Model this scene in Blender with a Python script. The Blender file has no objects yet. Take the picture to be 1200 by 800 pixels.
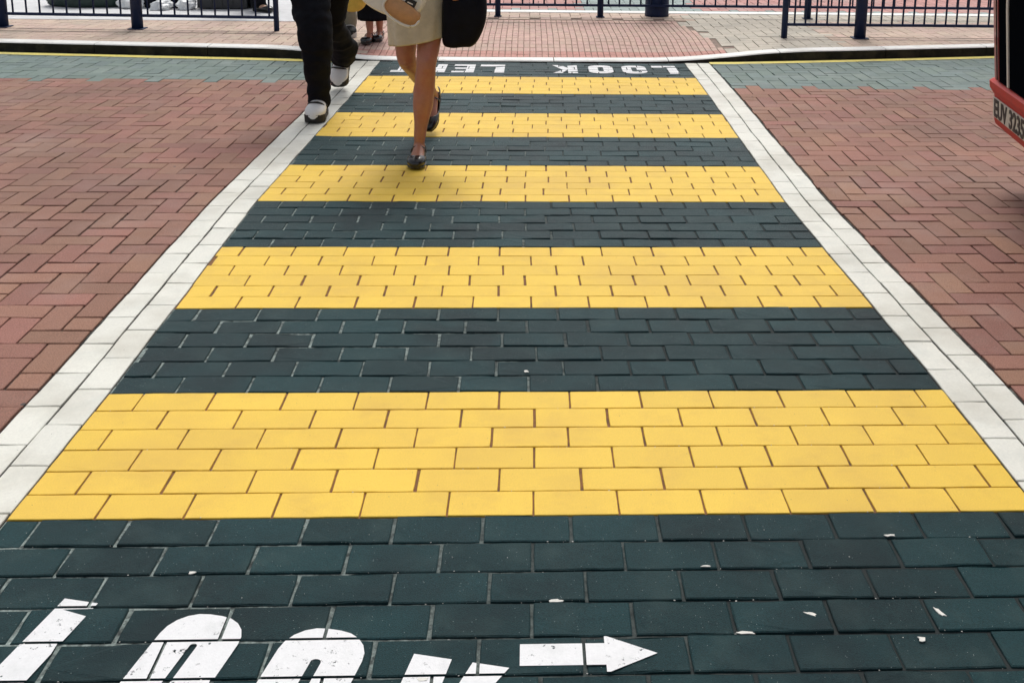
import bpy, bmesh, math, random
from mathutils import Vector, Matrix, noise
random.seed(7)
R = math.radians
C = bpy.data.collections.new("Scene"); 
scn = bpy.context.scene
scn.collection.children.link(C)

# ------------------------------------------------------------------ camera, sky, sun, exposure
cam_d = bpy.data.cameras.new("camera"); cam = bpy.data.objects.new("camera", cam_d); C.objects.link(cam)
cam_d.sensor_width = 36; cam_d.lens = 1244.56/1200*36; cam_d.shift_x = -66.8/1200; cam_d.shift_y = -280/1200
cam_d.clip_start = 0.05; cam_d.clip_end = 600
right = Vector((0.99923353, -0.03659434, 0.01389997)); up = Vector((-0.00588748, 0.21055555, 0.97756416)); fwd = Vector((0.03870003, 0.97689673, -0.21017872))
M3 = Matrix((right, up, -fwd)).transposed()
cam.matrix_world = Matrix.Translation((-.0129, -.3255, 1.4482)) @ M3.to_4x4()
scn.camera = cam

SUN_EL, SUN_AZ = 58, 8          # azimuth clockwise from +Y: high behind the far kerb
world = bpy.data.worlds.new("World"); scn.world = world; world.use_nodes = True
nt = world.node_tree; nt.nodes.clear()
wo = nt.nodes.new("ShaderNodeOutputWorld"); bg = nt.nodes.new("ShaderNodeBackground"); sky = nt.nodes.new("ShaderNodeTexSky")
sky.sky_type = 'NISHITA'; sky.sun_disc = False; sky.sun_elevation = R(SUN_EL); sky.sun_rotation = R(SUN_AZ)
sky.air_density = 1.0; sky.dust_density = 4.0; sky.ozone_density = 1.0
hs = nt.nodes.new("ShaderNodeHueSaturation"); hs.inputs['Saturation'].default_value = 0.35
nt.links.new(sky.outputs[0], hs.inputs['Color']); nt.links.new(hs.outputs[0], bg.inputs[0]); nt.links.new(bg.outputs[0], wo.inputs[0])
bg.inputs[1].default_value = 0.13
sun_d = bpy.data.lights.new("sun", 'SUN'); sun = bpy.data.objects.new("sun", sun_d); C.objects.link(sun)
sun_d.energy = 1.45; sun_d.angle = R(20); sun_d.color = (1, 0.985, 0.95)
sd = Vector((math.sin(R(SUN_AZ))*math.cos(R(SUN_EL)), math.cos(R(SUN_AZ))*math.cos(R(SUN_EL)), math.sin(R(SUN_EL))))
sun.rotation_euler = sd.to_track_quat('Z', 'Y').to_euler()
scn.view_settings.view_transform = 'Standard'; scn.view_settings.look = 'None'
scn.view_settings.exposure = 0.12; scn.view_settings.gamma = 1
scn.view_settings.use_curve_mapping = False

# ------------------------------------------------------------------ materials
def mat(name, col, rough=0.7, var=0.0, noise_amt=0.0, noise_scale=60, bump=0.0, bump_scale=300, specks=None, dirt=None,
        dirt_scale=3, dirt_amt=0.5, metal=0.0, spec=0.5, subs=0.0, rvar=0.0, coat=0.0, huevar=0.0, dirt2=None, chips=None, fade=None):
    m = bpy.data.materials.new(name); m.use_nodes = True; t = m.node_tree; N = t.nodes; Lk = t.links
    b = N["Principled BSDF"]; b.inputs['Roughness'].default_value = rough; b.inputs['Metallic'].default_value = metal
    b.inputs['Specular IOR Level'].default_value = spec
    if coat: b.inputs['Coat Weight'].default_value = coat
    if subs:
        b.inputs['Subsurface Weight'].default_value = subs; b.inputs['Subsurface Radius'].default_value = (0.01, 0.004, 0.002)
    tc = N.new("ShaderNodeTexCoord"); co = tc.outputs['Object']
    rgb = N.new("ShaderNodeRGB"); rgb.outputs[0].default_value = (*col, 1); cur = rgb.outputs[0]
    def mathn(op, a, bb):
        n = N.new("ShaderNodeMath"); n.operation = op
        for i, v in enumerate((a, bb)):
            if isinstance(v, (int, float)): n.inputs[i].default_value = v
            else: Lk.new(v, n.inputs[i])
        return n.outputs[0]
    def noi(scale, detail=4, rough_=0.6):
        n = N.new("ShaderNodeTexNoise"); n.inputs['Scale'].default_value = scale; n.inputs['Detail'].default_value = detail
        n.inputs['Roughness'].default_value = rough_; Lk.new(co, n.inputs['Vector']); return n.outputs[0]
    def ramp(v, a, bb):
        n = N.new("ShaderNodeMapRange"); n.inputs[1].default_value = a; n.inputs[2].default_value = bb
        Lk.new(v, n.inputs[0]); return n.outputs[0]
    def mix(a, bcol, fac):
        n = N.new("ShaderNodeMix"); n.data_type = 'RGBA'; Lk.new(a, n.inputs[6])
        n.inputs[7].default_value = (*bcol, 1); Lk.new(fac, n.inputs[0]); return n.outputs[2]
    geo = N.new("ShaderNodeNewGeometry") if (var or huevar) else None
    val = None
    if var: val = mathn('ADD', 1-var, mathn('MULTIPLY', geo.outputs['Random Per Island'], 2*var))
    if noise_amt:
        v2 = mathn('ADD', 1-noise_amt, mathn('MULTIPLY', ramp(noi(noise_scale, 6, .75), .3, .7), 2*noise_amt))
        val = mathn('MULTIPLY', val, v2) if val is not None else v2
    if val is not None:
        hsv = N.new("ShaderNodeHueSaturation"); Lk.new(cur, hsv.inputs['Color']); Lk.new(val, hsv.inputs['Value'])
        if huevar:
            wn = N.new("ShaderNodeTexWhiteNoise"); wn.noise_dimensions = '1D'; Lk.new(geo.outputs['Random Per Island'], wn.inputs['W'])
            Lk.new(mathn('ADD', 0.5-huevar, mathn('MULTIPLY', wn.outputs[0], 2*huevar)), hsv.inputs['Hue'])
        cur = hsv.outputs[0]
    if dirt:
        f = ramp(noi(dirt_scale, 8, 0.65), 0.5, 0.72); f = mathn('MULTIPLY', f, dirt_amt); cur = mix(cur, dirt, f)
    if dirt2:
        f = mathn('MULTIPLY', ramp(noi(dirt2[1], 6, 0.6), 0.46, 0.66), dirt2[2]); cur = mix(cur, dirt2[0], f)
    if chips:
        f = mathn('MULTIPLY', ramp(noi(chips[1], 10, 0.75), chips[2], chips[2]+.03), ramp(noi(chips[1]*.11, 3, 0.5), 0.42, 0.6)); cur = mix(cur, chips[0], f)
    if specks:
        for (c, sc, lo) in specks:
            vo = N.new("ShaderNodeTexVoronoi"); vo.inputs['Scale'].default_value = sc; Lk.new(co, vo.inputs['Vector'])
            f = mathn('LESS_THAN', vo.outputs['Distance'], lo); sep = N.new("ShaderNodeSeparateColor"); Lk.new(vo.outputs['Color'], sep.inputs[0])
            f = mathn('MULTIPLY', f, mathn('GREATER_THAN', sep.outputs[0], 0.72)); cur = mix(cur, c, f)
    Lk.new(cur, b.inputs['Base Color'])
    if fade: Lk.new(mathn('SUBTRACT', 1, mathn('MULTIPLY', ramp(noi(fade[0], 10, .78), fade[1], fade[1]+.02), ramp(noi(fade[0]*.15, 2, .5), .4, .55))), b.inputs['Alpha'])
    if rvar:
        r_ = mathn('ADD', rough-rvar, mathn('MULTIPLY', noi(18, 5), 2*rvar)); Lk.new(r_, b.inputs['Roughness'])
    if bump:
        bn = N.new("ShaderNodeBump"); bn.inputs['Strength'].default_value = bump; bn.inputs['Distance'].default_value = 0.003
        Lk.new(noi(bump_scale, 5, 0.7), bn.inputs['Height']); Lk.new(bn.outputs[0], b.inputs['Normal'])
    return m

MT = {}
MT['dark'] = mat('dark_paver_paint', (.0075, .036, .040), .52, var=.22, noise_amt=.62, noise_scale=300, bump=.9, bump_scale=420,
                 specks=[((.30, .34, .32), 130, .10)], dirt=(.05, .085, .082), dirt_scale=9, dirt_amt=.45, rvar=.10, spec=.20,
                 dirt2=((.004, .010, .013), 2.4, .6), chips=((.16, .19, .18), 70, .66))
MT['yellow'] = mat('yellow_paver_paint', (.81, .53, .050), .62, var=.05, noise_amt=.11, noise_scale=260, bump=.4, bump_scale=420,
                   dirt=(.62, .38, .05), dirt_scale=7, dirt_amt=.45, specks=[((.12, .08, .04), 45, .05)],
                   dirt2=((.60, .36, .055), 1.7, .4), chips=((.20, .10, .04), 48, .67))
MT['white'] = mat('white_paver_paint', (.72, .71, .63), .6, var=.05, noise_amt=.09, noise_scale=120, bump=.3, bump_scale=420,
                  dirt=(.50, .52, .47), dirt_scale=6, dirt_amt=.5, specks=[((.15, .14, .12), 40, .05)],
                  dirt2=((.48, .45, .37), 2.6, .6), chips=((.22, .18, .14), 55, .67))
MT['red'] = mat('red_clay_paver', (.300, .143, .098), .78, var=.15, noise_amt=.5, noise_scale=220, bump=.8, bump_scale=300, huevar=.012,
                dirt=(.36, .25, .21), dirt_scale=1.6, dirt_amt=.5, specks=[((.5, .42, .36), 120, .08), ((.07, .055, .05), 8, .06)], dirt2=((.16, .085, .062), .55, .6), chips=((.5, .38, .32), 60, .69), rvar=.1)
MT['green'] = mat('grey_green_paver', (.135, .185, .165), .7, var=.12, noise_amt=.35, noise_scale=220, bump=.5, huevar=.03,
                  dirt=(.30, .33, .30), dirt_scale=2.5, dirt_amt=.4)
MT['grout'] = mat('joint_sand', (.022, .02, .018), .9, noise_amt=.5, noise_scale=90, bump=.6, dirt=(.24, .26, .23), dirt_scale=24, dirt_amt=.8)
def grout_side():
    m = mat('pale_joint_fill', (.24, .29, .27), .9, noise_amt=.5, noise_scale=120, bump=.5, dirt=(.012, .016, .016), dirt_scale=18, dirt_amt=1, dirt2=((.012, .016, .016), 55, .9))
    t = m.node_tree; N = t.nodes; b = N["Principled BSDF"]; src = b.inputs['Base Color'].links[0].from_socket
    tc = N.new('ShaderNodeTexCoord'); sx = N.new('ShaderNodeSeparateXYZ'); t.links.new(tc.outputs['Object'], sx.inputs[0])
    n = N.new('ShaderNodeTexNoise'); n.inputs['Scale'].default_value = 2.2; t.links.new(tc.outputs['Object'], n.inputs['Vector'])
    a = N.new('ShaderNodeMath'); a.operation = 'MULTIPLY_ADD'; a.inputs[1].default_value = 1.1; t.links.new(n.outputs[0], a.inputs[0]); t.links.new(sx.outputs[0], a.inputs[2])
    mr = N.new('ShaderNodeMapRange'); mr.inputs[1].default_value = -.1; mr.inputs[2].default_value = .9; t.links.new(a.outputs[0], mr.inputs[0])
    mx = N.new('ShaderNodeMix'); mx.data_type = 'RGBA'; mx.inputs[7].default_value = (.012, .018, .018, 1); t.links.new(src, mx.inputs[6]); t.links.new(mr.outputs[0], mx.inputs[0])
    t.links.new(mx.outputs[2], b.inputs['Base Color']); return m
MT['grout_side'] = grout_side()  # joint fill: pale on the left, blended to near black towards the right
MT['grout_rust'] = mat('joint_rust_paint', (.19, .08, .02), .8, noise_amt=.5, noise_scale=40, dirt=(.03, .02, .015), dirt_scale=16, dirt_amt=1)
MT['paint'] = mat('white_road_paint', (.76, .76, .76), .55, fade=(42, .59), noise_amt=.05, noise_scale=150, bump=.35, dirt=(.5, .52, .5), dirt_scale=14, dirt_amt=.35,
                  specks=[((.05, .07, .07), 28, .07)], chips=((.30, .34, .33), 60, .64))
MT['line'] = mat('yellow_line_paint', (.78, .66, .16), .6, noise_amt=.12, noise_scale=30, dirt=(.45, .40, .22), dirt_scale=5, dirt_amt=.6)
MT['kerb_top'] = mat('white_kerb_paint', (.86, .85, .80), .6, noise_amt=.06, noise_scale=40, dirt=(.5, .48, .42), dirt_scale=4, dirt_amt=.5)
MT['kerb'] = mat('grimy_kerb_stone', (.018, .018, .016), .9, spec=.2, noise_amt=.4, noise_scale=12, bump=.6, bump_scale=60, dirt=(.07, .065, .045), dirt_scale=5, dirt_amt=.7)
MT['pave'] = mat('sand_paver', (.58, .435, .345), .8, var=.07, noise_amt=.16, noise_scale=60, bump=.4, huevar=.012, dirt=(.38, .33, .27), dirt_scale=2, dirt_amt=.6)
MT['pavepink'] = mat('pink_paver', (.60, .40, .33), .8, var=.07, noise_amt=.14, noise_scale=60, bump=.4, huevar=.01, dirt=(.50, .40, .32), dirt_scale=2.2, dirt_amt=.7)
MT['pavered'] = mat('brick_red_paver', (.55, .28, .23), .8, var=.08, noise_amt=.15, noise_scale=60, bump=.4, dirt=(.5, .36, .3), dirt_scale=3, dirt_amt=.5)
MT['pavegrey'] = mat('pale_grey_paver', (.53, .475, .39), .8, var=.07, noise_amt=.14, noise_scale=60, bump=.4, dirt=(.33, .32, .27), dirt_scale=2, dirt_amt=.6)
MT['concrete'] = mat('pale_concrete', (.66, .66, .66), .85, noise_amt=.12, noise_scale=9, bump=.4, bump_scale=90, dirt=(.45, .45, .45), dirt_scale=2, dirt_amt=.5)
MT['asphalt'] = mat('grey_ground', (.10, .10, .10), .9, noise_amt=.2, noise_scale=20, bump=.5)
MT['navy'] = mat('navy_fence_paint', (.009, .022, .070), .5, spec=.25, noise_amt=.2, noise_scale=25, bump=.1, bump_scale=60, dirt=(.05, .055, .07), dirt_scale=9, dirt_amt=.4)
MT['skin'] = mat('skin', (.43, .185, .115), .38, noise_amt=.07, noise_scale=40, subs=.12, bump=.12, bump_scale=120, dirt=(.40, .125, .085), dirt_scale=11, dirt_amt=.8, dirt2=((.30, .13, .085), 7, .4))
MT['skin_pale'] = mat('pale_skin', (.60, .37, .26), .5, noise_amt=.05, noise_scale=30, subs=.12)
MT['skirt'] = mat('beige_cloth', (.60, .54, .40), .9, noise_amt=.12, noise_scale=16, bump=.7, bump_scale=25, dirt=(.40, .34, .22), dirt_scale=6, dirt_amt=.3)
MT['blackcloth'] = mat('black_cloth', (.0055, .0065, .010), .85, noise_amt=.4, noise_scale=12, bump=.6, bump_scale=30, spec=.14)
MT['blackbag'] = mat('black_bag_cloth', (.005, .006, .011), .55, noise_amt=.4, noise_scale=8, bump=.8, bump_scale=24, spec=.10)
MT['blackleather'] = mat('black_leather', (.010, .010, .011), .25, bump=.1, bump_scale=80, coat=.3)
MT['shoewhite'] = mat('white_shoe_leather', (.80, .80, .77), .5, noise_amt=.05, bump=.1, bump_scale=90)
MT['rubber'] = mat('black_rubber', (.012, .012, .012), .7)
MT['cream'] = mat('cream_canvas', (.76, .74, .66), .8, noise_amt=.06, noise_scale=20, bump=.4, bump_scale=35)
MT['tan'] = mat('tan_leather', (.56, .30, .13), .6, noise_amt=.15, noise_scale=18, bump=.3, bump_scale=50)
MT['yellowcloth'] = mat('yellow_cloth', (.66, .42, .07), .8, noise_amt=.15, noise_scale=12, bump=.5, bump_scale=20)
MT['olive'] = mat('pale_olive_cloth', (.34, .32, .24), .9, noise_amt=.15, noise_scale=14, bump=.6, bump_scale=25)
MT['hair'] = mat('black_hair', (.012, .010, .009), .45, noise_amt=.3, noise_scale=60, bump=.8, bump_scale=90)
MT['shirt'] = mat('white_shirt', (.62, .63, .64), .85, bump=.6, bump_scale=14)
MT['shirtblue'] = mat('blue_shirt', (.10, .14, .24), .85, bump=.6, bump_scale=14)
MT['eye'] = mat('eye_white', (.7, .7, .68), .2); MT['iris'] = mat('dark_iris', (.02, .012, .008), .2); MT['lip'] = mat('lip', (.40, .13, .11), .5)
MT['busred'] = mat('red_bus_paint', (.50, .022, .012), .45, spec=.25, noise_amt=.12, noise_scale=10, dirt=(.28, .05, .03), dirt_scale=7, dirt_amt=.5)
MT['busmaroon'] = mat('maroon_bus_paint', (.34, .07, .07), .4, noise_amt=.12, noise_scale=10, coat=.3, dirt=(.38, .22, .2), dirt_scale=14, dirt_amt=.4)
MT['glassdark'] = mat('dark_bus_glass', (.003, .004, .006), .6, spec=.0, noise_amt=.2)
MT['trim'] = mat('pale_metal_trim', (.62, .60, .55), .4, metal=.2, noise_amt=.1)
MT['plate'] = mat('plate_white', (.60, .59, .51), .5, dirt=(.5, .47, .4), dirt_scale=20, dirt_amt=.4)
MT['ink'] = mat('plate_black', (.012, .012, .012), .5)
MT['lampglass'] = mat('headlight_glass', (.55, .57, .6), .1, spec=.8)
MT['scrap'] = mat('pale_scrap', (.72, .70, .64), .8, noise_amt=.15, noise_scale=90)
MT['greenplastic'] = mat('dark_green_canvas', (.014, .035, .030), .55, noise_amt=.3, noise_scale=9, bump=.7, bump_scale=16)
MT['crate'] = mat('charcoal_plastic', (.035, .038, .042), .5, noise_amt=.2, noise_scale=20)
MT['plasticwhite'] = mat('white_plastic', (.80, .82, .82), .35, bump=.8, bump_scale=22)
MT['label'] = mat('black_label', (.01, .01, .01), .5)

# ------------------------------------------------------------------ object helpers
def link(name, me, m=None, parent=None, smooth=False):
    o = bpy.data.objects.new(name, me); C.objects.link(o)
    if m is not None:
        for mm in (m if isinstance(m, (list, tuple)) else [m]): me.materials.append(mm)
    if parent is not None: o.parent = parent; o.matrix_parent_inverse = parent.matrix_world.inverted()
    if smooth:
        for p in me.polygons: p.use_smooth = True
    return o
def obj(name, bm, m, parent=None, smooth=False, recalc=True):
    if recalc: bmesh.ops.recalc_face_normals(bm, faces=bm.faces)
    me = bpy.data.meshes.new(name); bm.to_mesh(me); bm.free(); return link(name, me, m, parent, smooth)
def tag(o, label=None, cat=None, group=None, kind=None):
    if label: o['label'] = label
    if cat: o['category'] = cat
    if group: o['group'] = group
    if kind: o['kind'] = kind
    return o
def thing(name, loc, label, cat, group=None, rz=0):
    o = bpy.data.objects.new(name, None); C.objects.link(o); o.location = loc; o.rotation_euler = (0, 0, rz); o.empty_display_size = .1
    o.matrix_world = Matrix.Translation(loc) @ Matrix.Rotation(rz, 4, 'Z')
    return tag(o, label, cat, group)
def box(bm, x0, x1, y0, y1, z0, z1, bevel=0.0, M=None):
    vs = [bm.verts.new((x, y, z)) for z in (z0, z1) for y in (y0, y1) for x in (x0, x1)]
    fs = [bm.faces.new([vs[i] for i in q]) for q in ((0, 2, 3, 1), (4, 5, 7, 6), (0, 1, 5, 4), (2, 6, 7, 3), (0, 4, 6, 2), (1, 3, 7, 5))]
    if bevel:
        es = list({e for f in fs for e in f.edges}); r = bmesh.ops.bevel(bm, geom=es, offset=bevel, segments=2, affect='EDGES', profile=.5)
        vs = list({v for f in r['faces'] for v in f.verts} | {v for v in vs if v.is_valid})
    if M is not None:
        for v in vs: v.co = M @ v.co
    return vs
def ring(c, ax, ay, rx, ry, n=16, pw=1.0):
    out = []
    for i in range(n):
        a = 2*math.pi*i/n; ca, sa = math.cos(a), math.sin(a)
        if pw != 1.0: ca = math.copysign(abs(ca)**pw, ca); sa = math.copysign(abs(sa)**pw, sa)
        out.append(Vector(c) + ax*(rx*ca) + ay*(ry*sa))
    return out
def loft(bm, rings, caps=True, closed=True):
    V = [[bm.verts.new(p) for p in r] for r in rings]; n = len(V[0])
    for a, b in zip(V, V[1:]):
        for i in range(n if closed else n-1):
            j = (i+1) % n; bm.faces.new((a[i], a[j], b[j], b[i]))
    if caps:
        bm.faces.new(list(reversed(V[0]))); bm.faces.new(V[-1])
    return V
def catmull(P, k=5):
    P = [Vector(p) for p in P]; Q = [2*P[0]-P[1]]+P+[2*P[-1]-P[-2]]; out = []
    for i in range(1, len(Q)-2):
        for s in range(k):
            t = s/k; out.append(.5*((2*Q[i])+(Q[i+1]-Q[i-1])*t+(2*Q[i-1]-5*Q[i]+4*Q[i+1]-Q[i+2])*t*t+(3*Q[i]-Q[i-1]-3*Q[i+1]+Q[i+2])*t**3))
    out.append(P[-1]); return out
def tube(bm, pts, rad, n=14, flat=1.0, ref=None, k=5, endcap=True, squash=None):
    """tapered tube through the points; radii interpolated; rounded ends"""
    m = len(pts); sp = catmull(pts, k); rr = []
    for i in range(len(sp)):
        t = min(i/k, m-1); a = int(t); b = min(a+1, m-1); f = t-a; f = f*f*(3-2*f); rr.append(rad[a]*(1-f)+rad[b]*f)
    T = [(sp[min(i+1, len(sp)-1)]-sp[max(i-1, 0)]).normalized() for i in range(len(sp))]
    ref = Vector(ref) if ref is not None else (Vector((1, 0, 0)) if abs(T[0].x) < .8 else Vector((0, 1, 0)))
    rings = []
    def mk(c, t, r):
        ax = (ref - t*ref.dot(t)).normalized(); ay = t.cross(ax); return ring(c, ax, ay, r, r*flat, n)
    if endcap:
        for a in (80, 50, 25): rings.append(mk(sp[0]-T[0]*rr[0]*math.sin(R(a)), T[0], rr[0]*math.cos(R(a))))
    for c, t, r in zip(sp, T, rr): rings.append(mk(c, t, r))
    if endcap:
        for a in (25, 50, 80): rings.append(mk(sp[-1]+T[-1]*rr[-1]*math.sin(R(a)), T[-1], rr[-1]*math.cos(R(a))))
    return loft(bm, rings)
def finish_remesh(o, voxel, smooth_it=4, extra=None):
    md = o.modifiers.new('remesh', 'REMESH'); md.mode = 'VOXEL'; md.voxel_size = voxel; md.use_smooth_shade = True
    if smooth_it: s = o.modifiers.new('smooth', 'SMOOTH'); s.factor = .5; s.iterations = smooth_it
    bpy.context.view_layer.update()
    dg = bpy.context.evaluated_depsgraph_get(); me = bpy.data.meshes.new_from_object(o.evaluated_get(dg), depsgraph=dg)
    o.modifiers.clear(); me.name = o.name; o.data = me
    for p in me.polygons: p.use_smooth = True
    return o

# ------------------------------------------------------------------ ground geometry
XL, XR, Y0 = -1.1961, 1.1895, 1.8733
XO = [(-9, 0), (1.4, .004), (1.87, .006), (2.47, .007), (3.07, -.004), (3.67, -.016), (4.27, -.025), (4.87, -.015), (5.47, -.005), (6.07, .008), (6.67, .019), (7.27, .026), (8, .03), (12, .03)]
def xoff(y):
    for (a, va), (b, vb) in zip(XO, XO[1:]):
        if y <= b:
            t = max(0, (y-a)/(b-a)); t = t*t*(3-2*t); return va+(vb-va)*t
    return XO[-1][1]
def interp(T, x):
    if x <= T[0][0]: return T[0][1]
    for (a, va), (b, vb) in zip(T, T[1:]):
        if x <= b: return va+(vb-va)*(x-a)/(b-a)
    return T[-1][1]
KY = [(-14, 8.9), (-9, 8.5), (-5.3, 8.27), (-4.18, 8.19), (-3.1, 8.09), (-2.02, 8.0), (-1.33, 7.90), (-.6, 7.885), (.6, 7.905), (1.21, 7.935), (1.63, 7.97), (2.64, 8.125), (3.86, 8.35), (6, 8.75), (9, 9.3), (14, 10.2)]
def kerb_y(x): return interp(KY, x)
def kerb_h(x):
    return interp([(-2.05, .080), (-1.75, .070), (-1.35, .02), (-1.1, .012), (1.05, .012), (1.35, .026), (1.9, .070), (2.25, .080)], x)
def kerb_hs(x):
    return sum(kerb_h(x+d) for d in (-.1, -.05, 0, .05, .1))/5
def pave_z(x, y):
    t = min(1, max(0, (y-kerb_y(x)-.12)/.75)); t = t*t*(3-2*t); return kerb_hs(x)*(1-t)+.080*t

def paver(bm, x0, x1, y0, y1, gap, ch=.003, rough=0.0, depth=.02, zf=None, tilt=.0008, jit=.0012, warp=True, gapy=None):
    g = gap/2; gy = (gapy if gapy is not None else gap)/2; x0 += g+random.uniform(-jit, jit); x1 += -g+random.uniform(-jit, jit); y0 += gy+random.uniform(-jit, jit)*.35; y1 += -gy+random.uniform(-jit, jit)*.35
    if x1-x0 < .012 or y1-y0 < .012: return
    dz = random.uniform(-tilt, tilt); tx = random.uniform(-tilt, tilt)*.9; ty = random.uniform(-tilt, tilt)*.9
    def v(x, y, z):
        zz = z+dz+tx*(1 if x > (x0+x1)/2 else -1)+ty*(1 if y > (y0+y1)/2 else -1)
        X = x+(xoff(y) if warp else 0)
        if zf: zz += zf(X, y)
        return bm.verts.new((X, y, zz))
    def rg(i, z): return [v(x0+i, y0+i, z), v(x1-i, y0+i, z), v(x1-i, y1-i, z), v(x0+i, y1-i, z)]
    if rough:
        nx, ny = max(1, int((x1-x0)/.022)), max(1, int((y1-y0)/.025)); P = []
        for i in range(nx): P.append((x0+(x1-x0)*i/nx, y0, 0, 1))
        for i in range(ny): P.append((x1, y0+(y1-y0)*i/ny, -1, 0))
        for i in range(nx): P.append((x1-(x1-x0)*i/nx, y1, 0, -1))
        for i in range(ny): P.append((x0, y1-(y1-y0)*i/ny, 1, 0))
        cx, cy = (x0+x1)/2, (y0+y1)/2; Q = []
        for (px, py, ix, iy) in P:
            corner = (abs(px-x0) < 1e-9 or abs(px-x1) < 1e-9) and (abs(py-y0) < 1e-9 or abs(py-y1) < 1e-9)
            k = random.uniform(0, rough)*(1 if random.random() > .06 else 2.6)+(rough*.9 if corner else 0)
            sx_, sy_ = (1 if cx > px else -1), (1 if cy > py else -1)
            if corner: ix, iy = sx_*.8, sy_*.8
            Q.append((px+ix*k, py+iy*k, k))
        def rq(i, z): return [v(px+(i if cx > px else -i)*min(1, abs(cx-px)/(x1-x0)*2.2), py+(i if cy > py else -i)*min(1, abs(cy-py)/(y1-y0)*2.2), z) for px, py, k in Q]
        top = rq(ch, 0); mid = rq(0, -ch*.8); bot = rq(0, -depth)
    else:
        top = rg(ch, 0); mid = rg(0, -ch*.8); bot = rg(0, -depth)
    n4 = len(top)
    bm.faces.new(top)
    for a, b in ((mid, top), (bot, mid)):
        for i in range(n4): bm.faces.new((a[i], a[(i+1) % n4], b[(i+1) % n4], b[i]))

def sheet(name, x0, x1, y0, y1, z, m, parent=None, nx=1, ny=1, warp=False):
    bm = bmesh.new(); G = [[bm.verts.new((x0+(x1-x0)*i/nx+(xoff(y0+(y1-y0)*j/ny) if warp else 0), y0+(y1-y0)*j/ny, z)) for i in range(nx+1)] for j in range(ny+1)]
    for j in range(ny):
        for i in range(nx): bm.faces.new((G[j][i], G[j][i+1], G[j+1][i+1], G[j+1][i]))
    return obj(name, bm, m, parent, recalc=False)

tag(sheet('ground', -150, 150, -150, 150, -.03, MT['asphalt']), kind='structure')
tag(sheet('road_bed', -8.2, 8.2, .5, 9.6, -.0085, MT['grout']), kind='structure')
# crossing: running bond, six courses to a stripe
CROSS = []   # brick rectangles, for the painted letters
NEAR_ROWS = 13
bands = {'y': bmesh.new(), 'd': bmesh.new()}
yel_bms = []; dark_bms = []
def course(bm, j, gap, x0=XL, x1=XR, isy=False):
    y0 = Y0+.1*j; s = -1.0 if j % 2 == 0 else -1.1
    s += .012*math.sin(j*1.7)+.006*math.sin(j*.9)
    x = s-.2*6
    while x < x1:
        a, b = max(x, x0), min(x+.2, x1)
        if b-a > .02:
            paver(bm, a, b, y0, y0+.1, gap, ch=.0013 if isy else .0024, tilt=.0005 if isy else .0017, gapy=(.0026 if j < 6 else .0014) if isy else gap*.85, rough=0 if j > 30 else (.0007 if isy else .0011)); CROSS.append((a, b, y0, y0+.1, gap))
        x += .2
for band in range(-3, 10):
    rows = range(band*6, band*6+6)
    bm = bmesh.new(); isy = band in (0, 2, 4, 6, 8)
    gap = (.0042 if band < 2 else .0062) if isy else .0062
    for j in rows:
        yy = Y0+.1*j
        if yy < .55 or yy > 7.88: continue
        x0, x1 = (XL, XR)
        course(bm, j, gap*random.uniform(.85, 1.15), x0, x1, isy)
    if isy:
        yel_bms.append(bm); o = obj('yellow_stripe', bm, MT['yellow']); tag(o, kind='structure')
        tag(sheet('stripe_joint_bed', XL, XR, Y0+.6*band, Y0+.6*band+.6, -.0042, MT['grout_rust'], ny=8, warp=True), kind='structure')
    elif len(bm.verts):
        o = obj('dark_stripe', bm, MT['dark']); tag(o, kind='structure')
        tag(sheet('stripe_joint_bed', XL, XR, max(.55, Y0+.6*band), min(7.87, Y0+.6*band+.6), -.0046, MT['grout_side'], ny=8, warp=True), kind='structure')
    else: bm.free()
# courses next to the far kerb
# white borders, two columns of long pavers
for nm, cols in (('crossing_border', ((XL-.2, XL-.1), (XL-.1, XL))), ('crossing_border', ((XR, XR+.1), (XR+.1, XR+.2)))):
    bm = bmesh.new()
    for ci, (a, b) in enumerate(cols):
        y = .57+.1*ci+(.03 if nm else 0)
        while y < 7.93:
            e = min(y+.2, 7.9)
            if e-y > .03: paver(bm, a, b, y, e, .0052, ch=.002, gapy=.003, rough=.0008)
            y += .2
    tag(obj(nm, bm, MT['white']), kind='structure')
    tag(sheet('border_joint_bed', cols[0][0], cols[1][1], .6, 7.9, -.0052, MT['kerb'], ny=60, warp=True), kind='structure')
# red herringbone carriageway with a grey green band along the kerb
bmr, bmg = bmesh.new(), bmesh.new()
U = .1
for side in (-1, 1):
    lo, hi = ((-8.1, XL-.203) if side < 0 else (XR+.203, 8.1))
    for i in range(int(lo/U)-3, int(hi/U)+3):
        for j in range(5, 97):
            v = (i-j) % 4
            if v == 0: rx = (i*U, (i+2)*U, j*U, (j+1)*U)
            elif v == 3: rx = (i*U, (i+1)*U, j*U, (j+2)*U)
            else: continue
            a, b = max(rx[0], lo), min(rx[1], hi)
            if b-a < .015: continue
            cx, cy = (rx[0]+rx[1])/2, (rx[2]+rx[3])/2
            ky = kerb_y(cx)-.01
            y0, y1 = max(rx[2], .6), min(rx[3], ky)
            if y1-y0 < .015: continue
            gb = 7.06 if side < 0 else 6.90
            isg = cy > gb
            paver(bmg if isg else bmr, a, b, y0, y1, random.choice((.003, .0045, .006, .0085)), ch=.0022, tilt=.0009, rough=.0009 if (cy < 4.6 and abs(cx) < 4.2) else 0)
tag(obj('road', bmr, MT['red']), kind='structure')
tag(obj('road_edge_band', bmg, MT['green']), kind='structure')
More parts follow.
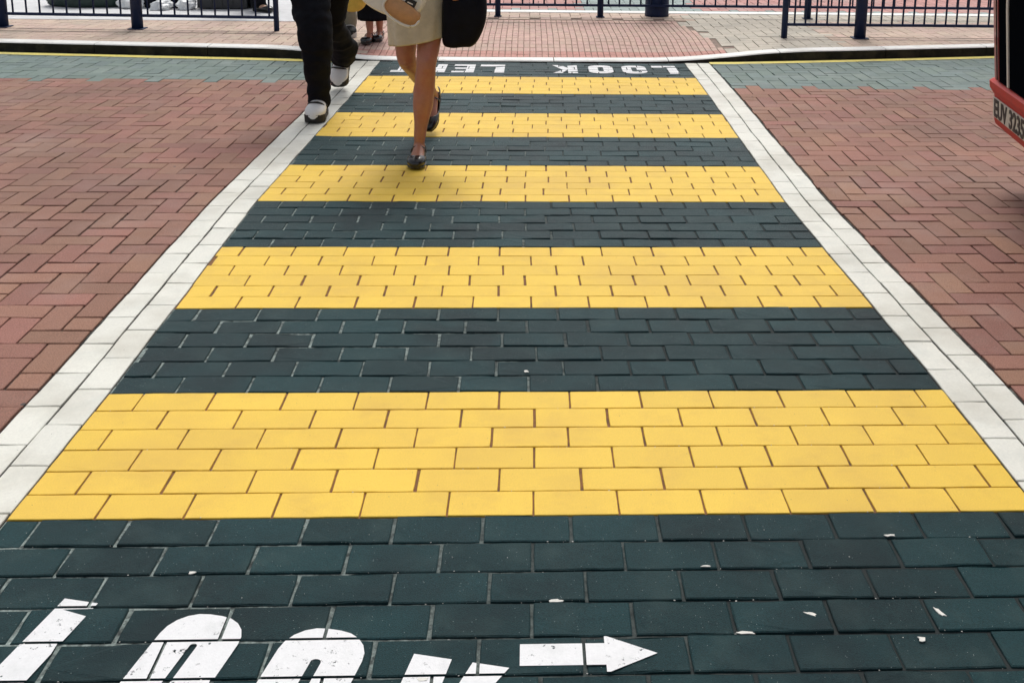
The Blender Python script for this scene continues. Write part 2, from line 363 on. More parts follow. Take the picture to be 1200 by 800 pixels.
# yellow line beside the kerb
def strip_along(name, xs, f0, f1, z, m):
    bm = bmesh.new(); A = [bm.verts.new((x, f0(x), z if not callable(z) else z(x))) for x in xs]; B = [bm.verts.new((x, f1(x), z if not callable(z) else z(x))) for x in xs]
    for i in range(len(xs)-1): bm.faces.new((A[i], A[i+1], B[i+1], B[i]))
    return tag(obj(name, bm, m), kind='structure')
fr = lambda a, b, n: [a+(b-a)*i/n for i in range(n+1)]
strip_along('yellow_kerb_line', fr(-8, XL-.215, 60), lambda x: kerb_y(x)-.125+.004*math.sin(x*7), lambda x: kerb_y(x)-.03, .0030, MT['line'])
strip_along('yellow_kerb_line', fr(XR+.23, 8, 60), lambda x: kerb_y(x)-.115+.004*math.sin(x*5), lambda x: kerb_y(x)-.02, .0030, MT['line'])
# far kerb in stones
bmk, bmt = bmesh.new(), bmesh.new()
x = -8.0
while x < 8.0:
    L = .91; n = 8; g = .006
    xs = fr(x+g/2, x+L-g/2, n)
    prof = []
    for xx in xs:
        y = kerb_y(xx); h = kerb_hs(xx)
        prof.append([(xx, y, -.02), (xx, y+.004, h-.012), (xx, y+.012, h-.003), (xx, y+.14, h-.003), (xx, y+.14, -.02)])
    loft(bmk, [[Vector(p) for p in pr] for pr in prof])
    tp = []
    for xx in xs:
        y = kerb_y(xx); h = kerb_hs(xx); y1 = y+.145
        tp.append([(xx, y+.003, h-.008), (xx, y+.012, h), (xx, y1, h+.001), (xx, y1, h-.015)])
    loft(bmt, [[Vector(p) for p in pr] for pr in tp])
    x += L
tag(obj('kerb', bmk, MT['kerb']), kind='structure'); tag(obj('kerb_painted_top', bmt, MT['kerb_top']), kind='structure')
# pavement island beyond the kerb
def in_ramp(x, y):  # flare of the dropped crossing
    t = (y-8.05)/1.6
    return -1.42 < x < 1.62-.22*t
B = {k: bmesh.new() for k in ('pave', 'pavepink', 'pavered', 'pavegrey')}
Yb = 10.3
for i in range(-82, 83):
    for j in range(78, 104):
        v = (i-j) % 4
        x0, y0 = i*U, j*U
        cx, cy = x0+U/2, y0+U/2
        if in_ramp(cx, cy) and cy < 9.78: continue
        if v == 0: rx = (x0, x0+2*U, y0, y0+U)
        elif v == 3: rx = (x0, x0+U, y0, y0+2*U)
        else: continue
        ya = max(rx[2], kerb_y(cx)+.148); yb_ = min(rx[3], Yb if cx > -1.85 else 9.50)
        if yb_-ya < .015: continue
        key = 'pave' if cx < 0 else 'pavegrey' if (cx < 2.6 and cy < 9.8) else 'pave'
        if cy > 9.8: key = 'pavegrey' if abs(cx) > 1.5 else 'pave'
        paver(B[key], rx[0], rx[1], ya, yb_, .006, zf=pave_z, warp=False)
for i in range(-32, 36):          # narrow ribbed pavers running away from the kerb
    for j in range(0, 20):
        x0 = i*.05; y0 = 7.95+.1*j; cx, cy = x0+.025, y0+.05
        if (i+j*2) % 4 not in (0, 1, 2, 3): continue
        if not in_ramp(cx, cy) or cy > 9.78: continue
        ya = max(y0, kerb_y(cx)+.148)
        if y0+.1-ya < .015: continue
        paver(B['pavered' if cy < 8.27 else 'pavepink'], x0, x0+.05, ya, y0+.1, .005, zf=pave_z, warp=False, ch=.003)
for k, bm in B.items(): tag(obj('pavement', bm, MT[k]), kind='structure')
bm = bmesh.new(); xs = fr(-8.2, 8.2, 160); ys = [0, .05, .2, .4, .6, .8, 1.0, 1.4, 3.0]
G_ = [[bm.verts.new((x, min(kerb_y(x)+.14+dy, Yb), pave_z(x, min(kerb_y(x)+.14+dy, Yb))-.009)) for x in xs] for dy in ys]
for a, b in zip(G_, G_[1:]):
    for i in range(len(xs)-1):
        if (a[i].co-b[i].co).length > 1e-5 and (a[i+1].co-b[i+1].co).length > 1e-5: bm.faces.new((a[i], a[i+1], b[i+1], b[i]))
tag(obj('pavement_bed', bm, mat('pavement_joint', (.27, .20, .16), .9, noise_amt=.4, noise_scale=20), recalc=False), kind='structure')
# thin dark seams across the island
for (ya, xa, xb) in ((8.72, -8, -1.5), (9.55, -.9, 1.35), (8.78, 2.0, 8)):
    strip_along('pavement_seam', fr(xa, xb, 40), lambda x: ya+.12*(x+2 if xa < -2 else 0)*-.12, lambda x: ya+.016+.12*(x+2 if xa < -2 else 0)*-.12, lambda x: .0825, MT['kerb'])
# back kerb and the second carriageway
bm = bmesh.new(); box(bm, -1.85, 8.2, Yb+.003, Yb+.16, -.02, .087, bevel=.008); tag(obj('back_kerb', bm, MT['kerb_top']), kind='structure')
bm = bmesh.new(); box(bm, -8.2, -1.86, 9.505, Yb+1.3, -.02, .084, bevel=.006); tag(obj('back_apron', bm, MT['concrete']), kind='structure')
bmr2, bmg2 = bmesh.new(), bmesh.new()
for i in range(-84, 85):
    for j in range(104, 170):
        v = (i-j) % 4
        if v == 0: rx = (i*U, (i+2)*U, j*U, (j+1)*U)
        elif v == 3: rx = (i*U, (i+1)*U, j*U, (j+2)*U)
        else: continue
        cx, cy = (rx[0]+rx[1])/2, (rx[2]+rx[3])/2
        if cx < -1.8 and cy < Yb+1.4: continue
        y0 = max(rx[2], Yb+.165)
        if rx[3]-y0 < .02: continue
        isg = cy < 11.25 or (.6 < cx < 1.9)
        paver(bmg2 if isg else bmr2, rx[0], rx[1], y0, rx[3], .006, ch=.003, warp=False)
tag(obj('far_road', bmr2, mat('pale_far_red_paver', (.50, .25, .22), .8, var=.15, noise_amt=.15, noise_scale=60, dirt=(.5, .42, .38), dirt_scale=1.5, dirt_amt=.6)), kind='structure')  # red and grey here are both paler than on the near carriageway
tag(obj('far_road_edge_band', bmg2, mat('pale_far_grey_paver', (.30, .36, .34), .8, var=.15, noise_amt=.15, noise_scale=60)), kind='structure')
tag(sheet('far_road_bed', -8.4, 8.4, Yb+.16, 17.2, -.009, MT['grout']), kind='structure')
# near kerb and pavement under the photographer
bm = bmesh.new(); box(bm, -9, 9, .40, .545, -.02, .015, bevel=.005); tag(obj('near_kerb', bm, MT['kerb_top']), kind='structure')
bm = bmesh.new(); box(bm, -9, 9, -4, .397, -.02, .014, bevel=.004); tag(obj('near_pavement', bm, MT['pavepink']), kind='structure')

# ------------------------------------------------------------------ painted lettering, cut by the paver joints
def clip(poly, x0, x1, y0, y1):
    for ax, lim, keep in ((0, x0, 1), (0, x1, -1), (1, y0, 1), (1, y1, -1)):
        out = []
        for i in range(len(poly)):
            a, b = poly[i], poly[(i+1) % len(poly)]; da = (a[ax]-lim)*keep; db = (b[ax]-lim)*keep
            if da >= 0: out.append(a)
            if da*db < 0:
                t = da/(da-db); out.append((a[0]+(b[0]-a[0])*t, a[1]+(b[1]-a[1])*t))
        poly = out
        if len(poly) < 3: return []
    return poly
def ringpieces(w, h, s, chx, chy, icx, icy):
    """O: outer rounded rectangle, inner slit, as convex quads"""
    def rr(x0, x1, y0, y1, rx, ry, n=5):
        out = []
        for (cx, cy, a0) in ((x1-rx, y1-ry, 0), (x0+rx, y1-ry, 90), (x0+rx, y0+ry, 180), (x1-rx, y0+ry, 270)):
            for i in range(n+1):
                a = R(a0+90*i/n); out.append((cx+rx*math.cos(a), cy+ry*math.sin(a)))
        return out
    o = rr(0, w, 0, h, chx, chy); i_ = rr(s, w-s, s*1.1, h-s*1.1, icx, icy); n = len(o)
    return [[o[k], o[(k+1) % n], i_[(k+1) % n], i_[k]] for k in range(n)]
def glyph(c, w, h, s):
    q = lambda x0, x1, y0, y1: [(x0, y0), (x1, y0), (x1, y1), (x0, y1)]
    if c == 'L': return [q(0, s, 0, h), q(s, w, 0, s*1.1)]
    if c == 'O': return ringpieces(w, h, s, w*.42, min(h*.25, w*.42), max(.002, (w-2*s)*.45), max(.002, (w-2*s)*.45))
    if c == 'K': return [q(0, s, 0, h), [(s, h*.36), (w-s*.9, 0), (w+.004, 0), (s+s*.55, h*.60), (s, h*.54)], [(s, h*.541), (s+s*.55, h*.601), (w, h), (w-s*.95, h)]]
    if c == 'E': return [q(0, s, 0, h), q(s, w, 0, s), q(s, w*.9, h/2-s/2, h/2+s/2), q(s, w, h-s, h)]
    if c == 'F': return [q(0, s, 0, h), q(s, w*.9, h/2-s/2, h/2+s/2), q(s, w, h-s, h)]
    if c == 'T': return [q((w-s)/2, (w+s)/2, 0, h-s), q(0, w, h-s, h)]
    if c == '>': return [q(0, w*.62, h*.5-s/2, h*.5+s/2), [(w*.62, 0), (w, h*.5), (w*.62, h)]]
def paint(name, items, ztop=.0022):
    bm = bmesh.new()
    for (c, ox, oy, ang, w, h, s) in items:
        ca, sa = math.cos(R(ang)), math.sin(R(ang))
        for pc in glyph(c, w, h, s):
            P = [(ox+x*ca-y*sa, oy+x*sa+y*ca) for x, y in pc]
            for (a, b, y0, y1, gap) in CROSS:
                g = gap*.42+.0008
                if max(p[0] for p in P) < a or min(p[0] for p in P) > b or max(p[1] for p in P) < y0 or min(p[1] for p in P) > y1: continue
                k = clip(P, a+g, b-g, y0+g, y1-g)
                if len(k) > 2:
                    ar = sum(k[i][0]*k[(i+1) % len(k)][1]-k[(i+1) % len(k)][0]*k[i][1] for i in range(len(k)))
                    if abs(ar) < 1e-6: continue
                    if ar < 0: k.reverse()
                    bm.faces.new([bm.verts.new((x+xoff(y), y, ztop)) for x, y in k])
    bmesh.ops.remove_doubles(bm, verts=bm.verts, dist=1e-5)
    o = obj(name, bm, MT['paint'], recalc=False); tag(o, kind='structure'); return o
hN = .47; A = -12.5
def top_left(x, y):   # position of a letter's origin, given its top left corner
    ca, sa = math.cos(R(A)), math.sin(R(A)); return x+hN*sa, y-hN*ca
items = []
for (c, x, y, w) in (('L', -.948, 1.600, .185), ('O', -.708, 1.562, .162), ('O', -.470, 1.517, .168), ('K', -.226, 1.430, .185)):
    ox, oy = top_left(x, y); items.append((c, ox, oy, A, w, hN, .074))
paint('painted_word', items)
paint('painted_arrow', [('>', -.026, 1.373, 0, .262, .10, .057)])
# far word, upside down for us: first letter at the right
items = []
w, h, s = .185, .33, .072
for c, cx in (('L', 1.000), ('O', .765), ('O', .51), ('K', .240), ('L', -.310), ('E', -.535), ('F', -.750), ('T', -.985)):
    items.append((c, cx+w/2, 7.755, 180, w*(1.0 if c in 'OKL' else .9), h, s if c != 'E' else .062))
paint('painted_word', items)

# ------------------------------------------------------------------ litter
def scrap(x, y, l, w, a, lab, z=.0015, thick=.0012):
    bm = bmesh.new(); n = 9; pts = []
    for i in range(n):
        t = 2*math.pi*i/n; r = random.uniform(.45, 1.15); pts.append((l/2*math.cos(t)*r, w/2*math.sin(t)*r))
    ca, sa = math.cos(a), math.sin(a)
    lo = [bm.verts.new((px*ca-py*sa, px*sa+py*ca, 0)) for px, py in pts]; hi = [bm.verts.new((px*ca-py*sa, px*sa+py*ca, thick+random.uniform(0, .0012))) for px, py in pts]
    bm.faces.new(hi); bm.faces.new(list(reversed(lo)))
    for i in range(n): bm.faces.new((lo[i], lo[(i+1) % n], hi[(i+1) % n], hi[i]))
    o = obj('paper_scrap', bm, MT['scrap']); o.location = (x, y, z); tag(o, lab, 'litter', 'pale scraps lying on the dark pavers')
UNP = lambda x, y: None
def G(px, py, z=0):
    o = Vector((-.0129, -.3255, 1.4482)); v = right*((px-666.8)/1244.56)-up*((py-120)/1244.56)+fwd; t = (z-o.z)/v.z; return o+v*t
for (px, py, l, w, a, lab) in (
    (1043, 628, .026, .009, 0, 'small white scrap in the joint just below the yellow stripe at far right'),
    (828, 664, .026, .009, 0, 'thin white scrap lying in a joint between dark pavers right of centre'),
    (875, 742, .042, .010, -.05, 'long thin pale scrap in the joint above and right of the white arrow'),
    (950, 720, .030, .011, -.5, 'slanting pale sliver on a dark paver near the right corner'),
    (1101, 718, .036, .010, -1.15, 'bright white scrap wedged upright in a joint at the lower right'),
    (1080, 749, .017, .016, .4, 'round greenish white scrap on the dark paver nearest the bottom right'),
    (652, 705, .036, .010, .1, 'cream scrap in a joint right above the white arrow shaft'),
    (225, 672, .019, .012, .3, 'small pale lump in the joint above the first painted letter O'),
    (495, 797, .028, .010, 0, 'brown-white scrap at the bottom edge below the painted letter K'),
    (617, 436, .016, .013, 0, 'tiny white fleck on the dark stripe between the two nearest yellow stripes')):
    g = G(px, py); scrap(g.x, g.y, l, w, a, lab)

bm = bmesh.new()
for i in range(260):
    j = random.randint(-5, 5); x = random.uniform(-1.3, 1.3); onj = random.random() < .7
    y = Y0+.1*j+(random.gauss(0, .002) if onj else random.uniform(.01, .09)); r = random.uniform(.0006, .0022)*(1 if onj else .7); zc = (-.001 if onj else .0012)
    if Y0-.001 < y < Y0+.6 and not onj: continue
    pts = [Vector((x+r*random.uniform(.6, 1.6)*math.cos(a), y+r*random.uniform(.5, 1.1)*math.sin(a), zc+random.uniform(0, r*.5))) for a in (0, 1.2, 2.5, 3.7, 5.1)]
    vv = [bm.verts.new(p) for p in pts]; t_ = bm.verts.new((x, y, zc+r*1.0))
    for k in range(5): bm.faces.new((vv[k], vv[(k+1) % 5], t_))
tag(obj('grit', bm, MT['scrap']), kind='stuff')

# ------------------------------------------------------------------ railings
def railing(name, label, p0, p1, posts, spacing, base, group, rail_z=.197, top_z=1.05):
    """posts: list of (t in metres from p0, radius, plate)"""
    p0, p1 = Vector(p0), Vector(p1); d = (p1-p0).normalized(); Ln = (p1-p0).length; ang = math.atan2(d.y, d.x)
    root = thing(name, (p0.x, p0.y, base), label, 'railing', group, ang)
    MW = root.matrix_world
    def put(nm, bm, smooth=False):
        o = obj(nm, bm, MT['navy'], None, smooth); o.parent = root; return o
    bm = bmesh.new(); box(bm, 0, Ln, -.016, .016, rail_z-.012-base, rail_z+.012-base, bevel=.003); put('bottom_rail', bm)
    bm = bmesh.new(); box(bm, 0, Ln, -.022, .022, top_z-.02, top_z+.02, bevel=.008); put('top_rail', bm)
    for t, r, pl in posts:
        bm = bmesh.new()
        loft(bm, [ring((t, 0, z), Vector((1, 0, 0)), Vector((0, 1, 0)), rr, rr, 20) for z, rr in ((.0, r), (top_z+.05, r), (top_z+.065, r*.9), (top_z+.072, r*.5))])
        o = put('post', bm, False)
        for p in o.data.polygons: p.use_smooth = abs(p.normal.z) < .5
        if pl:
            bm = bmesh.new(); box(bm, t-r*1.35, t+r*1.35, -r*1.3, r*1.3, .002, .012, bevel=.003); f = obj('base_plate', bm, MT['navy']); f.parent = o
    nb = int(Ln/spacing); k = 0
    for i in range(1, nb+1):
        t = i*spacing-.01
        if any(abs(t-pt) < pr+.018 for pt, pr, _ in posts): continue
        bm = bmesh.new(); loft(bm, [ring((t, 0, z), Vector((1, 0, 0)), Vector((0, 1, 0)), .0085, .0085, 8) for z in (rail_z-base+.01, top_z-.018)])
        put('bar', bm, True)
    return root
GR = 'navy railings along the pavement island'
railing('railing', 'navy railing section at far left with a thick post, in front of pale ground', (-5.75, 9.06), (-2.185, 8.9),
        [(0.0, .045, True), (1.18, .045, True), (2.35, .048, True), (3.56, .023, False)], .117  , .077, GR)
railing('railing', 'navy railing in front at the right, thin end post and thick post, beside the bus', (2.21, 8.75), (7.4, 8.75),
        [(0.0, .027, False), (.665, .050, True), (2.55, .05, True), (4.5, .05, True)], .095  , .077, GR)
railing('railing', 'navy railing at the back of the island beyond the pink paving', (-1.32, 9.98), (7.4, 10.05),
        [(0.0, .03, False), (1.01, .027, True), (2.01, .030, True), (4.06, .034, True), (6.1, .034, True)], .105  , .077, GR, rail_z=.197)
# thick dark column standing by the back railing
root = thing('street_lamp', (1.262, 10.14, .077), 'thick dark navy post standing at the back railing', 'street lamp')
bm = bmesh.new(); loft(bm, [ring((0, 0, z), Vector((1, 0, 0)), Vector((0, 1, 0)), r, r, 28) for z, r in ((0, .120), (.03, .118), (1.3, .115), (1.36, .07), (5.5, .05), (5.6, .05))])
o = obj('lamp_post', bm, MT['navy'], None, True); o.parent = root
bm = bmesh.new(); box(bm, -.05, .05, -.120, -.105, .45, 1.0, bevel=.004); o2 = obj('access_door', bm, MT['navy']); o2.parent = o
bm = bmesh.new(); tube(bm, [(0, 0, 5.5), (0, -.3, 5.75), (0, -1.0, 5.85)], [.045, .04, .035]); o = obj('lamp_arm', bm, MT['navy'], None, True); o.parent = root
bm = bmesh.new(); tube(bm, [(0, -.95, 5.84), (0, -1.3, 5.86), (0, -1.6, 5.84)], [.07, .12, .06], flat=.5); o = obj('lamp_head', bm, MT['trim'], None, True); o.parent = root

# ------------------------------------------------------------------ people
def mz(p): return Vector((p[0]+p[2]*(-.010+.045*p[0]), p[1], p[2]*1.056))
def mzd(J): return {k: (mz(v) if isinstance(v[0], (int, float)) else tuple(mz(q) for q in v)) for k, v in J.items()}
Z = Vector((0, 0, 1)); X_ = Vector((1, 0, 0)); Y_ = Vector((0, 1, 0))
def lerp(a, b, t): return Vector(a)*(1-t)+Vector(b)*t
def leg_parts(bm, hip, knee, ankle, heel, toe, s=1.0, fwd_=Vector((0, -1, 0))):
    hip, knee, ankle, heel, toe = map(Vector, (hip, knee, ankle, heel, toe))
    back = -fwd_
    tube(bm, [hip, lerp(hip, knee, .35), lerp(hip, knee, .75), knee, lerp(knee, ankle, .25)+back*.016*s, lerp(knee, ankle, .45)+back*.012*s, lerp(knee, ankle, .8)+back*.002, ankle],
         [r*s for r in (.083, .077, .060, .051, .054, .054, .034, .0275)], n=18)
    tube(bm, [knee+fwd_*.024+Z*.022, knee+fwd_*.028-Z*.012], [.030*s, .027*s], n=12)
    sdv = fwd_.cross(Z)
    tube(bm, [lerp(knee, ankle, .16)+sdv*.016+back*.012, lerp(knee, ankle, .34)+sdv*.022+back*.02, lerp(knee, ankle, .5)+sdv*.012+back*.014], [.030*s, .036*s, .028*s], n=12)
    tube(bm, [lerp(knee, ankle, .16)-sdv*.016+back*.012, lerp(knee, ankle, .30)-sdv*.020+back*.02, lerp(knee, ankle, .45)-sdv*.010+back*.014], [.030*s, .035*s, .028*s], n=12)
    fd = (toe-heel).normalized(); Lf = (toe-heel).length
    side = fd.cross(Z).normalized(); upv = side.cross(fd).normalized()
    secs = [(.02, .020, .018, .022), (.12, .029, .034, .034), (.3, .031, .040, .042), (.5, .034, .030, .032), (.72, .043, .021, .022), (.88, .039, .014, .016), (.98, .022, .009, .011)]
    rings = []
    for u, w, hh, cz in secs:
        rings.append(ring(heel+fd*(Lf*u)+upv*cz*s, side, upv, w*s, hh*s, 16))
    loft(bm, rings)
    tube(bm, [ankle, heel+fd*(Lf*.22)+upv*.04*s], [.03*s, .032*s], n=14)
def shoe(parent, heel, toe, s, style, m_up, m_sole):
    heel, toe = Vector(heel), Vector(toe); fd = (toe-heel).normalized(); side = fd.cross(Z).normalized(); upv = side.cross(fd).normalized()
    a0 = heel-fd*.012*s; Lf = (toe-heel).length+.026*s; big = 1.0 if style == 'flat' else 1.17
    prof = [(0, .024, .028, 150), (.05, .031, .038, 145), (.15, .036, .045, 112), (.3, .037, .040, 82), (.48, .040, .034, 76), (.62, .045, .030, 90), (.72, .048, .028, 128), (.8, .047, .025, 180), (.9, .039, .021, 180), (.97, .025, .016, 180), (1.0, .010, .011, 180)]
    if style != 'flat': prof = [(u, w*big, hh*(1.25 if u > .25 else 1.35), (150 if u < .2 else 140 if u < .4 else 180)) for u, w, hh, c in prof]
    bm = bmesh.new(); rings = []; n = 24
    for u, w, hh, cov in prof:
        c = a0+fd*(Lf*u)+upv*(hh*s*.95+.004); r = []
        for i in range(n+1):
            a = R(-cov+2*cov*i/n); sx, sz = math.sin(a), -math.cos(a)
            if sz < 0: sz = -abs(sz)**.6; sx = math.copysign(abs(sx)**.8, sx)
            r.append(c+side*(w*s*sx)+upv*(hh*s*sz))
        rings.append(r)
    V = loft(bm, rings, caps=False, closed=False); bm.faces.new(V[-1]) if False else None
    last = V[-1]; cc = bm.verts.new(sum((v.co for v in last), Vector())/len(last))
    for a, b in zip(last, last[1:]): bm.faces.new((a, b, cc))
    bmesh.ops.remove_doubles(bm, verts=bm.verts, dist=3e-4)
    o = obj('shoe', bm, m_up, parent, True)
    sm = o.modifiers.new('thick', 'SOLIDIFY'); sm.thickness = .0035; sm.offset = 1
    sb = o.modifiers.new('sub', 'SUBSURF'); sb.levels = 1; sb.render_levels = 1
    bm = bmesh.new(); rb = []; th = .010 if style == 'flat' else .032
    pr = [(0.0, .018)]+[(u, w) for u, w, _, _ in prof[1:-1]]+[(1.0, .016)]
    for u, w in pr:
        c = a0+fd*(Lf*u); tw = (.016 if (style != 'flat' and u > .72) else 0); t2 = th*(1.9 if (style == 'flat' and u < .28) else 1.0); lift = 0 if style == 'flat' or u < .85 else (u-.85)*.09
        W = w*s*1.04
        W += tw*.12; rb.append([c+side*W+upv*(.006+tw+lift*.5), c+side*W*.98-upv*(t2-.006-lift), c-side*W*.98-upv*(t2-.006-lift), c-side*W+upv*(.006+tw+lift*.5)])
    loft(bm, rb); so = obj('sole', bm, m_sole, o)
    bv = so.modifiers.new('b', 'BEVEL'); bv.width = .003; bv.segments = 2
    if style == 'flat':
        bm = bmesh.new()
        c = a0+fd*(Lf*.34)+upv*(.052*s)
        pts = [c+side*(.040*s*math.cos(R(a)))+upv*(.034*s*math.sin(R(a)))-upv*.012 for a in (0, 30, 60, 90, 120, 150, 180)]
        tube(bm, pts, [.0045]*7, n=8, k=3, ref=fd, flat=.55); obj('strap', bm, m_up, o, True)
    else:
        for sgn in (-1, 1):
            bm = bmesh.new(); pts = [a0+fd*(Lf*uu)+side*(sgn*ww*s)+upv*(zz*s) for uu, ww, zz in ((.25, .045, .03), (.4, .05, .045), (.55, .044, .052), (.66, .024, .066))]
            tube(bm, pts, [.0035, .006, .006, .004], n=8, k=4); obj('stripe', bm, m_sole, o, True)
        bm = bmesh.new()
        for k in range(4):
            c = a0+fd*(Lf*(.40+.085*k))+upv*((.100-.013*k)*s)
            tube(bm, [c-side*.024*s-upv*.006, c+upv*.002, c+side*.024*s-upv*.006], [.003]*3, n=8, k=3)
        obj('laces', bm, m_up, o, True)
        bm = bmesh.new(); hh_ = .078
        pts = [a0+fd*(Lf*uu)+side*(sv*s)+upv*(zz*s) for uu, sv, zz in ((.56, -.052, .030), (.66, -.040, .066), (.70, -.015, .080), (.69, .012, .080), (.62, .040, .070), (.55, .053, .036))]
        tube(bm, pts, [.004, .006, .007, .006, .006, .004], n=8, k=4, flat=.8); obj('stripe', bm, m_sole, o, True)
    return o
def hand(bm, wrist, d, sidev, palmn, s=1.0, mirror=1):
    """d finger direction, sidev thumb side, palmn palm normal (fingers curl towards it)"""
    wrist = Vector(wrist); d = Vector(d).normalized(); sidev = Vector(sidev).normalized(); palmn = Vector(palmn).normalized()
    pal = []
    for t, w, h in ((0, .024, .019), (.03, .032, .017), (.06, .039, .015), (.085, .039, .012)):
        pal.append(ring(wrist+d*t*s, sidev, palmn, w*s, h*s, 14))
    loft(bm, pal)
    for k, (off, L) in enumerate(((.030, .070), (.010, .078), (-.010, .073), (-.030, .056))):
        b0 = wrist+d*.078*s+sidev*off*s; d1 = (d+palmn*.35).normalized(); d2 = (d*.35+palmn).normalized(); d3 = (palmn-d*.5).normalized()
        p1 = b0+d1*L*.45*s; p2 = p1+d2*L*.32*s; p3 = p2+d3*L*.23*s
        tube(bm, [b0-d*.015, b0, p1, p2, p3], [r*s for r in (.0085, .0088, .0082, .0075, .0065)], n=10, k=3)
    t0 = wrist+d*.02*s+sidev*.022*s; t1 = t0+(sidev*.8+d*.7+palmn*.3).normalized()*.036*s; t2 = t1+(sidev*.1+d*.9+palmn*.6).normalized()*.03*s
    tube(bm, [t0, t1, t2, t2+(d*.6+palmn*.9).normalized()*.018*s], [.013*s, .011*s, .0095*s, .008*s], n=10, k=3)
def head_parts(bm, hc, f, s=1.0):
    """hc head centre (eye level), f facing"""
    f = Vector(f).normalized(); sd_ = f.cross(Z).normalized()
    secs = [(-.115, .018, .020, .050), (-.105, .035, .035, .042), (-.085, .048, .055, .028), (-.05, .062, .080, .008), (-.01, .070, .094, -.004), (.03, .075, .099, -.008), (.07, .070, .092, -.010), (.095, .055, .072, -.012), (.112, .030, .040, -.012), (.118, .010, .014, -.012)]
    loft(bm, [ring(hc+Z*z*s+f*o*s, sd_, f, w*s, l*s, 22) for z, w, l, o in secs])
    tube(bm, [hc+f*.082*s+Z*.012*s, hc+f*.100*s-Z*.018*s, hc+f*.106*s-Z*.034*s], [.008*s, .011*s, .012*s], n=10, k=3)
    for sg in (-1, 1):
        tube(bm, [hc+f*.096*s-Z*.038*s+sd_*.009*s*sg, hc+f*.092*s-Z*.038*s+sd_*.015*s*sg], [.008*s, .006*s], n=8, k=2)
        e = hc+sd_*.073*s*sg-Z*.012*s-f*.008*s
        tube(bm, [e+Z*.02*s, e+sd_*.01*sg*s, e-Z*.022*s], [.010*s, .012*s, .008*s], n=8, k=3)
    tube(bm, [hc-Z*.10*s-f*.015*s, hc-Z*.17*s-f*.03*s], [.050*s, .055*s], n=16)
    tube(bm, [hc+f*.090*s+sd_*.018*s-Z*.062*s, hc+f*.097*s-Z*.061*s, hc+f*.090*s-sd_*.018*s-Z*.062*s], [.004*s, .006*s, .004*s], n=8, k=3)
def face_parts(body, hc, f, s=1.0, long=False):
    f = Vector(f).normalized(); sd_ = f.cross(Z).normalized()
    for sg in (-1, 1):
        bm = bmesh.new(); bmesh.ops.create_uvsphere(bm, u_segments=14, v_segments=10, radius=.0115*s, matrix=Matrix.Translation(hc+f*.0855*s+sd_*.030*s*sg)); e = obj('eye', bm, MT['eye'], body, True)
        bm = bmesh.new(); bmesh.ops.create_uvsphere(bm, u_segments=12, v_segments=8, radius=.0058*s, matrix=Matrix.Translation(hc+f*.0925*s+sd_*.030*s*sg)); obj('iris', bm, MT['iris'], e, True) if False else obj('iris', bm, MT['iris'], body, True)
        bm = bmesh.new(); tube(bm, [hc+f*.092*s+sd_*.014*s*sg+Z*.020*s, hc+f*.092*s+sd_*.03*s*sg+Z*.026*s, hc+f*.080*s+sd_*.046*s*sg+Z*.020*s], [.0025*s]*3, n=6, k=3); obj('eyebrow', bm, MT['hair'], body, True)
    bm = bmesh.new(); tube(bm, [hc+f*.088*s+sd_*.020*s-Z*.064*s, hc+f*.099*s-Z*.062*s, hc+f*.088*s-sd_*.020*s-Z*.064*s], [.003*s, .0062*s, .003*s], n=8, k=3); obj('mouth', bm, MT['lip'], body, True)
    bm = bmesh.new()
    secs = [(-.16 if long else -.07, .062, .045, -.075), (-.09 if long else -.05, .074, .055, -.058), (-.02, .080, .066, -.045), (.025, .083, .078, -.035), (.055, .083, .104, -.012), (.09, .070, .090, -.012), (.118, .045, .058, -.012), (.130, .012, .016, -.012)]
    loft(bm, [ring(hc+Z*z*s+f*o*s, sd_, f, w*s, l*s, 22) for z, w, l, o in secs]); h = obj('hair', bm, MT['hair'], body, True)
    return h
def cloth_legs(name, parent, legs, mt, vox=.008, waist=None, seed=0):
    """trousers: legs = list of (points, radii)"""
    bm = bmesh.new()
    for pts, rad in legs: tube(bm, pts, rad, n=20, k=6)
    if waist: loft(bm, [ring(c, Vector(sx), Vector(sy), rx, ry, 24) for c, sx, sy, rx, ry in waist])
    o = obj(name, bm, mt, parent); finish_remesh(o, vox, 5)
    for v in o.data.vertices:      # folds
        p = Vector(v.co); n = noise.noise(Vector((p.x*9+seed, p.y*9, p.z*16)))*.7+noise.noise(Vector((p.x*22, p.y*22+seed, p.z*30)))*.35
        v.co = p+Vector(v.normal)*(n*.013+.004*math.sin(p.z*46+5*noise.noise(p*6)))
    return o
